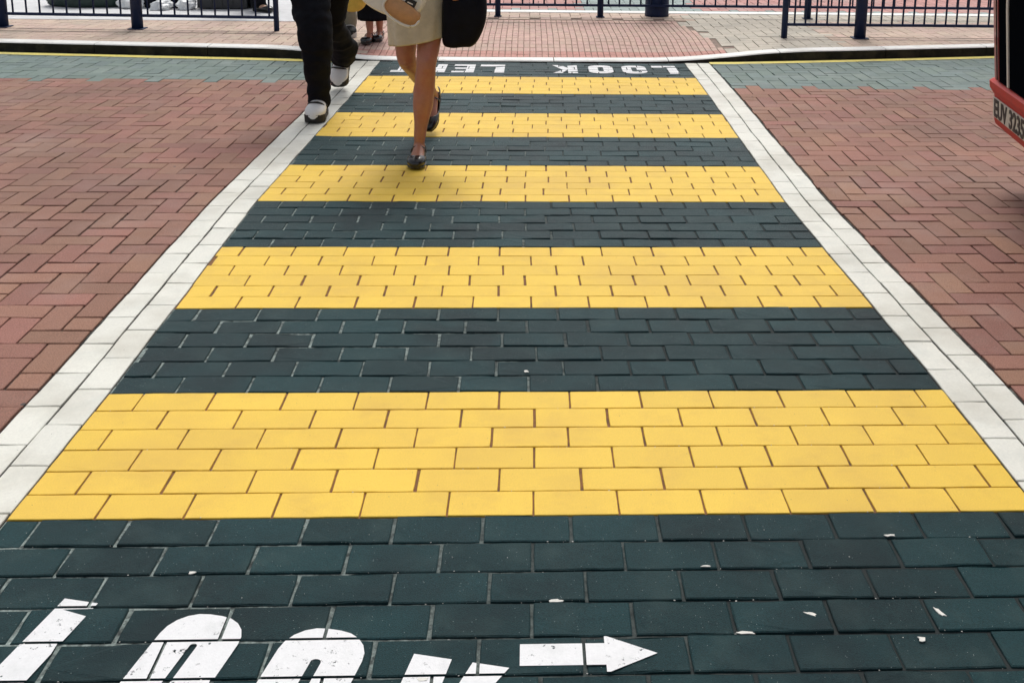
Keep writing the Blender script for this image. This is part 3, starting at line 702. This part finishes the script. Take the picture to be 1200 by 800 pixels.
def person(loc, label, yaw, J, skin, top_m, bottom, hair_long=False, group=None, s=1.0, shoes='flat', shoe_m=(None, None), vox=.0065, sleeves=.5, cat='person'):
    """J in world coordinates: pelvis, chest, headc, hips, knees, ankles, heels, toes, shoulders, elbows, wrists, (pairs: her right first)"""
    root = thing('person', loc, label, cat, group, 0)
    f = Vector((math.sin(yaw), -math.cos(yaw), 0)); sd_ = f.cross(Z).normalized()     # yaw 0 faces the camera; sd_ = person's right
    bm = bmesh.new()
    P, Cc, H = Vector(J['pelvis']), Vector(J['chest']), Vector(J['head'])
    mid = lerp(P, Cc, .45)
    loft(bm, [ring(P-Z*.09*s, sd_, f, .12*s, .09*s, 22), ring(P-Z*.02*s, sd_, f, .158*s, .105*s, 22), ring(P+Z*.06*s, sd_, f, .148*s, .098*s, 22), ring(mid, sd_, f, .118*s, .084*s, 22),
              ring(lerp(mid, Cc, .7), sd_, f, .138*s, .095*s, 22), ring(Cc+Z*.06*s, sd_, f, .155*s, .092*s, 22), ring(Cc+Z*.12*s, sd_, f, .13*s, .075*s, 22), ring(Cc+Z*.17*s, sd_, f, .06*s, .055*s, 22)])
    for i in (0, 1):
        leg_parts(bm, J['hips'][i], J['knees'][i], J['ankles'][i], J['heels'][i], J['toes'][i], s, f)
        sh, el, wr = map(Vector, (J['shoulders'][i], J['elbows'][i], J['wrists'][i]))
        tube(bm, [lerp(sh, Cc+Z*.1, .35), sh, lerp(sh, el, .4), el, lerp(el, wr, .35), wr], [r*s for r in (.05, .052, .042, .036, .035, .024)], n=14)
        d = (wr-el).normalized(); pn = (-sd_ if i == 0 else sd_); pn = (pn-d*pn.dot(d)).normalized()
        th = (f-d*f.dot(d)).normalized()
        hand(bm, wr, d, th, pn, s)
    head_parts(bm, H, f, s)
    body = obj('body', bm, skin, root); finish_remesh(body, vox, 3)
    face_parts(body, H, f, s, hair_long)
    # top
    bm = bmesh.new()
    loft(bm, [ring(P+Z*.00*s, sd_, f, .172*s, .120*s, 22), ring(P+Z*.06*s, sd_, f, .165*s, .115*s, 22), ring(mid, sd_, f, .135*s, .103*s, 22),
              ring(lerp(mid, Cc, .7), sd_, f, .155*s, .112*s, 22), ring(Cc+Z*.06*s, sd_, f, .170*s, .108*s, 22), ring(Cc+Z*.13*s, sd_, f, .14*s, .088*s, 22), ring(Cc+Z*.165*s, sd_, f, .07*s, .066*s, 22)])
    for i in (0, 1):
        sh, el, wr = map(Vector, (J['shoulders'][i], J['elbows'][i], J['wrists'][i]))
        pts = [lerp(sh, Cc+Z*.1, .4), sh, lerp(sh, el, .5), lerp(sh, el, .62)] if sleeves < .8 else [lerp(sh, Cc+Z*.1, .4), sh, lerp(sh, el, .5), el, lerp(el, wr, .5), lerp(el, wr, .93)]
        tube(bm, pts, [r*s for r in ((.046, .056, .052, .050) if sleeves < .8 else (.046, .056, .052, .048, .045, .040))], n=16, endcap=False)
    t = obj('jacket' if sleeves > .8 else 'shirt', bm, top_m, body); finish_remesh(t, .009, 4)
    for v in t.data.vertices:
        p = Vector(v.co); v.co = p+Vector(v.normal)*noise.noise(p*14)*.008
    if bottom[0] == 'skirt':
        _, m_, secs, folds = bottom
        bm = bmesh.new(); rings = []
        for (c, rx, ry, tl) in secs:
            r = []
            for i in range(64):
                a = 2*math.pi*i/64; k = 1+folds*(max(0, (P.z-c[2])/.4))*(abs(math.sin(3.5*a+1.1))*.9-.5+math.sin(9*a)*.3+math.sin(2*a+.4)*.3)
                r.append(Vector(c)+sd_*(rx*math.cos(a)*k)+f*(ry*math.sin(a)*k)+Z*(tl*math.cos(a)))
            rings.append(r)
        loft(bm, rings, caps=False); o = obj('skirt', bm, m_, body, True); md = o.modifiers.new('t', 'SOLIDIFY'); md.thickness = .004
        sb = o.modifiers.new('s', 'SUBSURF'); sb.levels = 1; sb.render_levels = 1
    else:
        _, m_, legs, wr_ = bottom
        cloth_legs('trousers', body, legs, m_, .009, [(P-Z*.10*s, sd_, f, .15*s, .125*s), (P, sd_, f, .175*s, .128*s), (P+Z*.09*s, sd_, f, .160*s, .118*s)])
    for i in (0, 1): shoe(body, J['heels'][i], J['toes'][i], s, shoes, *shoe_m)
    return root, body

# the woman walking towards us in a beige skirt
J = dict(pelvis=(-.535, 5.12, .90), chest=(-.535, 5.08, 1.22), head=(-.54, 5.02, 1.52),
         hips=((-.615, 5.12, .86), (-.455, 5.10, .86)),
         knees=((-.628, 5.16, .47), (-.508, 4.95, .475)),
         ankles=((-.545, 5.63, .200), (-.565, 4.965, .078)),
         heels=((-.538, 5.71, .185), (-.567, 5.005, .016)),
         toes=((-.566, 5.50, .030), (-.568, 4.785, .012)),
         shoulders=((-.70, 5.08, 1.31), (-.37, 5.08, 1.31)), elbows=((-.735, 5.02, 1.07), (-.325, 5.06, 1.07)), wrists=((-.66, 4.84, 1.02), (-.325, 4.98, .88)))
J = mzd(J)
bottom = ('skirt', MT['skirt'], [((-.54, 5.11, 1.00), .140, .100, 0), ((-.54, 5.11, .93), .160, .118, 0), ((-.54, 5.09, .82), .163, .125, 0), ((-.545, 5.06, .72), .152, .135, -.006), ((-.548, 5.04, .63), .142, .140, -.014), ((-.55, 5.03, .577), .138, .140, -.024)], .15)
bottom = (bottom[0], bottom[1], [(mz(c), a, b, t) for c, a, b, t in bottom[2]], .15)
wr_, wb_ = person((-.55, 5.1, 0), 'woman in a short beige skirt and black strap shoes, carrying bags, striding to the camera', 0.0, J, MT['skin'], MT['shirt'], bottom, True,
       shoes='flat', shoe_m=(MT['blackleather'], MT['blackleather']), s=.97)

# the man in black trousers on the white border
J = dict(pelvis=(-1.19, 6.12, .98), chest=(-1.18, 6.06, 1.33), head=(-1.17, 5.99, 1.66),
         hips=((-1.28, 6.12, .93), (-1.12, 6.14, .93)),
         knees=((-1.215, 5.86, .50), (-1.205, 6.35, .51)),
         ankles=((-1.262, 5.96, .095), (-1.262, 6.80, .205)),
         heels=((-1.262, 6.03, .030), (-1.262, 6.90, .165)),
         toes=((-1.262, 5.765, .026), (-1.275, 6.68, .050)),
         shoulders=((-1.38, 6.06, 1.44), (-.98, 6.06, 1.44)), elbows=((-1.44, 6.10, 1.16), (-.92, 6.04, 1.16)), wrists=((-1.42, 5.94, .95), (-.93, 5.88, .98)))
J = mzd(J)
legs = [([(-1.275, 6.12, .92), (-1.262, 6.0, .72), (-1.222, 5.86, .52), (-1.225, 5.86, .38), (-1.245, 5.92, .22), (-1.255, 5.95, .10)], [.120, .118, .106, .092, .072, .065]),
        ([(-1.13, 6.13, .92), (-1.155, 6.25, .72), (-1.215, 6.36, .50), (-1.222, 6.50, .40), (-1.21, 6.66, .285), (-1.24, 6.76, .21)], [.112, .096, .084, .083, .086, .078])]
legs = [([mz(p) for p in a], b) for a, b in legs]
person((-1.2, 6.2, 0), 'person in loose black trousers and white sneakers with black soles, stepping along the white border', 0.0, J, MT['skin'], MT['blackcloth'], ('trousers', MT['blackcloth'], legs, None),
       shoes='sneaker', shoe_m=(MT['shoewhite'], MT['rubber']), sleeves=1.0, s=1.04, vox=.008)

def standing(x, y, z, yaw, s, **kw):
    f = Vector((math.sin(yaw), -math.cos(yaw), 0)); r = f.cross(Z).normalized(); o = Vector((x, y, z)); st = kw.pop('stride', .12)
    q = lambda a, b, c: o+r*a*s+f*b*s+Z*c*s
    J = dict(pelvis=q(0, 0, .93), chest=q(0, 0, 1.26), head=q(0, .03, 1.57),
             hips=(q(.08, 0, .89), q(-.08, 0, .89)), knees=(q(.075, st*.6+.02, .48), q(-.075, -st*.35+.02, .48)), ankles=(q(.075, st-.03, .085), q(-.075, -st-.03, .085)),
             heels=(q(.08, st-.08, .016), q(-.08, -st-.08, .016)), toes=(q(.085, st+.15, .014), q(-.085, -st+.15, .014)),
             shoulders=(q(.175, 0, 1.37), q(-.175, 0, 1.37)), elbows=(q(.22, -.03, 1.10), q(-.22, -.02, 1.10)), wrists=(q(.22, .08, .88), q(-.22, .10, .88)))
    return J, q
# person in pale trousers waiting behind him
x, y, z = -1.61, 8.68, .078
J, q = standing(x, y, z, .15, .98, stride=.04)
legs = [([q(.08, 0, .9), q(.08, .01, .66), q(.078, .03, .45), q(.078, .01, .25), q(.078, 0, .09)], [.10, .088, .078, .070, .066]), ([q(-.08, 0, .9), q(-.08, 0, .66), q(-.078, .01, .45), q(-.078, -.03, .25), q(-.078, -.05, .09)], [.10, .088, .078, .070, .066])]
person((x, y, z), 'person in pale olive trousers standing on the pavement behind the one in black trousers', .15, J, MT['skin_pale'], MT['shirt'], ('trousers', MT['olive'], legs, None),
       shoes='sneaker', shoe_m=(MT['rubber'], MT['concrete']), s=.98, vox=.009)
# person in a long black skirt
x, y, z = -1.30, 8.52, .052
J, q = standing(x, y, z, -.1, .93, stride=.05)
J['knees'] = (q(.045, .03, .48), q(-.045, .0, .48)); J['ankles'] = (q(.028, .03, .085), q(-.028, -.10, .085)); J['heels'] = (q(.030, -.02, .016), q(-.026, -.15, .016)); J['toes'] = (q(.036, .20, .014), q(-.030, .06, .014))
bottom = ('skirt', MT['blackcloth'], [(q(0, 0, 1.02), .13, .10, 0), (q(0, 0, .9), .155, .12, 0), (q(0, 0, .7), .15, .13, 0), (q(0, 0, .45), .13, .125, 0), (q(0, 0, .19), .125, .12, 0)], .06)
person((x, y, z), 'person in a long black skirt standing on the dropped kerb between the two walkers', -.1, J, MT['skin'], MT['blackcloth'], bottom, True,
       shoes='flat', shoe_m=(MT['blackleather'], MT['blackleather']), s=.93, vox=.009)
# person behind the left railing
x, y, z = -2.70, 10.28, .084
J, q = standing(x, y, z, 1.0, 1.0, stride=.13)
legs = [([q(.08, 0, .9), q(.08, .04, .66), q(.078, .10, .45), q(.078, .12, .25), q(.078, .10, .09)], [.10, .088, .078, .074, .074]), ([q(-.08, 0, .9), q(-.08, -.02, .66), q(-.078, -.04, .45), q(-.078, -.12, .25), q(-.078, -.16, .09)], [.10, .088, .078, .074, .074])]
person((x, y, z), 'person in dark trousers and black shoes standing beyond the left railing', 1.0, J, MT['skin_pale'], MT['shirtblue'], ('trousers', MT['blackcloth'], legs, None),
       shoes='flat', shoe_m=(MT['blackleather'], MT['rubber']), s=1.0, vox=.009)

# ------------------------------------------------------------------ bags
# black bag in her left hand
root = thing('carry_bag', (-.315, 4.98, .56), 'large black cloth bag with a rounded bottom hanging beside the beige skirt', 'bag')
bm = bmesh.new(); rings = []
for z, cx, rx, ry in ((.556, -.345, .050, .030), (.560, -.344, .066, .044), (.570, -.341, .080, .056), (.59, -.337, .092, .063), (.63, -.330, .103, .069), (.68, -.322, .110, .072), (.74, -.316, .112, .072), (.80, -.315, .110, .066), (.84, -.315, .100, .045), (.852, -.315, .090, .018)):
    rings.append(ring(mz((cx, 4.98, z)), X_, Y_, rx, ry, 40, .75))
loft(bm, rings); o = obj('bag_body', bm, MT['blackbag'], root, True)
s_ = o.modifiers.new('s', 'SUBSURF'); s_.levels = s_.render_levels = 2
for v in o.data.vertices: v.co += Vector(v.co-Vector((-.32, 4.98, .7))).normalized()*(noise.noise(Vector(v.co)*11)*.012+noise.noise(Vector((v.co.x*30, v.co.y*30, v.co.z*7)))*.006)
for yy in (-.02, .02):
    bm = bmesh.new(); tube(bm, [(-.375, 4.98+yy, .845), (-.36, 4.98+yy*.6, .90), (-.325, 4.98, .925), (-.285, 4.98+yy*.6, .90), (-.265, 4.98+yy, .845)], [.006]*5, n=8); obj('handle', bm, MT['blackleather'], root, True)
# cream shoulder bag in front of her
root = thing('shoulder_bag', (-.59, 4.75, .69), 'cream canvas bag with tan leather base and small black label, held before the skirt', 'bag')
def lens(cx, cz, a, b, th, ang, yc, n=44, flat=2.2, top=None):
    ca, sa = math.cos(ang), math.sin(ang); rings = []
    for t, k in ((-1, .90), (-.8, .965), (-.4, .995), (0, 1), (.4, .995), (.8, .965), (1, .90)):
        r = []
        for i in range(n):
            u = 2*math.pi*i/n; cu, su = math.cos(u), math.sin(u); cu = math.copysign(abs(cu)**(2/flat), cu); su = math.copysign(abs(su)**(2/flat), su)
            px, pz = a*k*cu, b*k*su
            if top is not None and pz > top: pz = top
            r.append(Vector((cx+px*ca-pz*sa, yc+t*th, cz+px*sa+pz*ca)))
        rings.append(r)
    return rings
ang = R(-24)
bm = bmesh.new(); loft(bm, lens(-.668, .895, .175, .118, .040, ang, 4.76)); o = obj('bag_body', bm, MT['cream'], root, True); md = o.modifiers.new('e', 'EDGE_SPLIT')
bm = bmesh.new(); loft(bm, lens(-.612, .800, .090, .047, .050, R(-32), 4.745, flat=2.5)); o = obj('bag_base', bm, MT['tan'], root, True)
bm = bmesh.new()
pts = []
for i in range(-1, 14):
    u = R(180+i*14); a, b = .092, .052; cu, su = math.cos(u), math.sin(u); cu = math.copysign(abs(cu)**.83, cu); su = math.copysign(abs(su)**.83, su); ca, sa = math.cos(R(-32)), math.sin(R(-32))
    pts.append((-.612+a*cu*ca-b*su*sa, 4.692, .800+a*cu*sa+b*su*ca))
tube(bm, pts, [.006]*len(pts), n=8, k=3); obj('piping', bm, MT['cream'], o, True)
bm = bmesh.new(); box(bm, -.026, .026, -.003, .003, -.016, .016, bevel=.002, M=Matrix.Translation((-.570, 4.711, .842)) @ Matrix.Rotation(R(26), 4, 'Y')); lb = obj('label_patch', bm, MT['label'], root)
bm = bmesh.new(); box(bm, -.014, .014, -.001, .001, -.003, .003, M=Matrix.Translation((-.572, 4.7075, .839)) @ Matrix.Rotation(R(26), 4, 'Y')); obj('label_mark', bm, MT['cream'], lb)
for yy in (-.03, .03):
    bm = bmesh.new(); tube(bm, [(-.74, 4.76+yy, 1.0), (-.73, 4.80, 1.08), (-.68, 4.83, 1.10), (-.62, 4.80, 1.06), (-.60, 4.76+yy, .97)], [.006]*5, n=8); obj('handle', bm, MT['tan'], root, True)
# yellow bag hanging behind, in the hand of the person in pale trousers
root = thing('carry_bag', (-1.37, 8.28, .33), 'yellow cloth bag hanging beside the pale trousers', 'bag')
bm = bmesh.new(); rings = []
for z, rx, ry, cx in ((.285, .03, .015, -1.44), (.30, .06, .035, -1.42), (.35, .085, .05, -1.40), (.45, .095, .055, -1.385), (.58, .09, .05, -1.38), (.66, .08, .02, -1.38)):
    rings.append(ring((cx, 8.28, z+.045), X_, Y_, rx, ry, 28, .85))
loft(bm, rings); o = obj('bag_body', bm, MT['yellowcloth'], root, True); s_ = o.modifiers.new('s', 'SUBSURF'); s_.levels = s_.render_levels = 1
bm = bmesh.new(); tube(bm, [(-1.42, 8.28, .70), (-1.40, 8.28, .84), (-1.37, 8.28, .90), (-1.34, 8.28, .84), (-1.33, 8.28, .70)], [.006]*5, n=8); obj('handle', bm, MT['yellowcloth'], root, True)

# bundles on the pale ground beyond the left railing
def bundle(name, x, y, z, rx, ry, rz, mt, label, cat, seed, amp=.25, ang=0, group=None):
    bm = bmesh.new(); bmesh.ops.create_icosphere(bm, subdivisions=4, radius=1)
    for v in bm.verts:
        p = v.co.copy(); n = noise.noise(p*1.6+Vector((seed, 0, 0)))*amp+noise.noise(p*4.5+Vector((0, seed, 0)))*amp*.45
        p *= (1+n); p.z = max(p.z, -.55)
        px, py = p.x*rx, p.y*ry; v.co = Vector((px*math.cos(ang)-py*math.sin(ang), px*math.sin(ang)+py*math.cos(ang), (p.z+.55)*rz))
    o = obj(name, bm, mt, None, True); o.location = (x, y, z); tag(o, label, cat, group); return o
bundle('canvas_bundle', -4.44, 10.50, .086, .44, .20, .22, MT['greenplastic'], 'long dark green canvas bundle on pale ground beyond the left railing', 'bundle', 3, .18)
for k, (x, y, rx, rz, mt, lab, nm) in enumerate((
    (-3.93, 10.36, .13, .08, 'plasticwhite', 'white plastic bag next to the dark green bundle beyond the railing', 'plastic_bag'),
    (-3.76, 10.42, .12, .13, 'blackbag', 'black bag just left of the thick railing post, beyond the railing', 'cloth_bag'),
    (-3.60, 10.24, .10, .06, 'plasticwhite', 'white plastic bag just right of the thick railing post, beyond the railing', 'plastic_bag'),
    (-3.52, 10.44, .13, .12, 'blackbag', 'slumped black bag beyond the railing, between two white plastic bags', 'cloth_bag'),
    (-3.37, 10.28, .09, .07, 'plasticwhite', 'white plastic bag beside the charcoal crate beyond the railing', 'plastic_bag'))):
    bundle(nm, x-.02, y, .086, rx, .10, rz, MT[mt], lab, 'bag', 11+k*3.7, .4)
root = thing('crate', (-3.06, 10.45, .086), 'charcoal plastic crate standing beyond the left railing', 'crate', rz=.05)
bm = bmesh.new()
for (a, b, c, d) in ((-.24, .24, -.15, -.137), (-.24, .24, .137, .15), (-.24, -.227, -.1365, .1365), (.227, .24, -.1365, .1365)): box(bm, a, b, c, d, .01, .26, bevel=.002)
box(bm, -.226, .226, -.136, .136, .012, .024); o = obj('crate_body', bm, MT['crate']); o.parent = root
bm = bmesh.new(); box(bm, -.25, .25, -.162, -.151, .235, .262, bevel=.003); box(bm, -.25, .25, .151, .162, .235, .262, bevel=.003); o = obj('rim', bm, MT['crate']); o.parent = root
bm = bmesh.new()
for k in range(5): box(bm, -.2+k*.1-.006, -.2+k*.1+.006, -.160, -.151, .03, .232, bevel=.002)
o = obj('rib', bm, MT['crate']); o.parent = root

# ------------------------------------------------------------------ bus waiting at the right
bus_a = math.atan2(-.158, .987)
root = thing('bus', (2.245, 4.6, 0), 'red and black bus stopped at the right edge, number plate in its red bumper', 'bus', rz=bus_a)
BM = root.matrix_world
def bput(nm, bm, mt, par=None, smooth=False):
    me_o = obj(nm, bm, mt, None, smooth); me_o.parent = par or root; return me_o
# local frame: x along the bus (away from the crossing), y = across, 0 at the far corner, negative towards us
Wd = 2.35; Lb = 7.0
def lean(z): return -interp([(.30, 0), (.52, .045), (.9, .085), (1.3, .11), (2.2, .09), (2.75, .0)], z)
def section(z, inset=0.0, r=.035):
    x0 = lean(z)+inset; x1 = Lb-inset; y0, y1 = -Wd+inset, -inset; out = []
    for (cx, cy, a0) in ((x1-r, y1-r, 0), (x0+r, y1-r, 90), (x0+r, y0+r, 180), (x1-r, y0+r, 270)):
        for i in range(7):
            a = R(a0+15*i); out.append(Vector((cx+r*math.cos(a), cy+r*math.sin(a), z)))
    return out
bm = bmesh.new(); loft(bm, [section(z, i) for z, i in ((.30, .03), (.50, .012), (.87, .012), (1.0, .012))]); bput('lower_body', bm, MT['busmaroon'])
bm = bmesh.new(); loft(bm, [section(z, i) for z, i in ((1.001, .012), (1.3, .012), (2.2, .02), (2.6, .04), (2.75, .10), (2.80, .25))]); bput('upper_body', bm, MT['busred'])
# bumper
def bump_sec(z, off):
    out = []; r = .05
    x0 = -off; y0, y1 = -Wd-off*.4, off*.4
    pts = []
    for (cx, cy, a0) in ((x0+r, y1-r, 90), (x0+r, y0+r, 180)):
        for i in range(7): a = R(a0+15*i); pts.append(Vector((cx+r*math.cos(a), cy+r*math.sin(a), z)))
    pts = [Vector((.45, y1, z))]+pts+[Vector((.45, y0, z))]
    return pts
bm = bmesh.new(); loft(bm, [bump_sec(z, o_) for z, o_ in ((.298, -.02), (.306, .008), (.325, .014), (.447, .024), (.480, .046), (.512, .050), (.524, .035))]); bumper = bput('bumper', bm, MT['busred'])
# number plate on the bumper, near its far end
pm = Matrix.Translation((-.0235, -.045, .391)) @ Matrix.Rotation(R(-90), 4, 'Z') @ Matrix.Rotation(R(90+5), 4, 'X')
# plate local: x to the reader's right, y up, z towards the reader
bm = bmesh.new(); box(bm, 0, .62, -.048, .048, -.004, .004, bevel=.002, M=pm); plate = bput('number_plate', bm, MT['plate'], bumper)
cu = bpy.data.curves.new('plate_text', 'FONT'); cu.body = 'EUV 3235'; cu.size = .118; cu.extrude = .0012; cu.space_character = 1.02; cu.offset = .003
to = bpy.data.objects.new('plate_text', cu); C.objects.link(to); bpy.context.view_layer.update()
dg = bpy.context.evaluated_depsgraph_get(); tm = bpy.data.meshes.new_from_object(to.evaluated_get(dg)); bpy.data.objects.remove(to)
tm.transform(pm @ Matrix.Translation((.022, -.039, .0055)) @ Matrix.Diagonal((1.0, 1, 1, 1))); to = link('plate_lettering', tm, MT['ink']); to.parent = plate
# front panels: dark glass, pale seams
def front_panel(nm, ya, yb, za, zb, mt, off, n=8, par=None):
    bm = bmesh.new(); rings = []
    for k in range(n+1):
        z = za+(zb-za)*k/n; x = lean(z)+.012-off
        rings.append([Vector((x, ya, z)), Vector((x, yb, z)), Vector((x+.010+off, yb, z)), Vector((x+.010+off, ya, z))])
    loft(bm, rings); return bput(nm, bm, mt, par)
wsr = front_panel('front_panel', -Wd+.10, -.105, .53, 1.0, MT['glassdark'], .006)
front_panel('windscreen', -Wd+.10, -.105, 1.01, 2.15, MT['glassdark'], .006)
for ya, w_, mt in ((-.15, .008, 'busmaroon'), (-.30, .024, 'trim'), (-1.17, .012, 'trim'), (-2.03, .024, 'trim')):
    front_panel('trim_strip', ya-w_, ya, .532, 2.14, MT[mt], .012, n=14)
for yy in (-.75, -1.75):
    bm = bmesh.new(); loft(bm, [ring((lean(.72)+xx, yy, .72), Y_, Z, r_, r_, 24) for xx, r_ in ((.0, .095), (-.012, .095), (-.022, .08), (-.026, .04))]); bput('headlight', bm, MT['lampglass'], None, True)
for sy, nm in ((-.004, 'far'), (-Wd+.004, 'near')):
    for k in range(5):
        bm = bmesh.new(); x0 = .7+k*1.22; box(bm, x0, x0+1.1, sy-.012, sy+.012, 1.15, 2.05, bevel=.01); bput('side_window', bm, MT['glassdark'])
for wx in (1.5, 5.4):
    for sy in (-.17, -Wd+.17):
        bm = bmesh.new(); Rw = .44
        loft(bm, [ring((wx, sy+dy, Rw), X_, Z, r_, r_, 32) for dy, r_ in ((-.12, Rw-.04), (-.11, Rw-.01), (-.08, Rw), (.08, Rw), (.11, Rw-.01), (.12, Rw-.04))]); w_ = bput('wheel', bm, MT['rubber'], None, True)
        bm = bmesh.new(); sg = 1 if sy > -1 else -1; loft(bm, [ring((wx, sy+sg*dy, Rw), X_, Z, r_, r_, 24) for dy, r_ in ((.10, .25), (.126, .25), (.13, .2), (.115, .1))]); bput('rim', bm, MT['trim'], w_)
bm = bmesh.new(); box(bm, .3, 6.8, -Wd+.1, -.1, .34, .42); bput('underframe', bm, MT['rubber'])
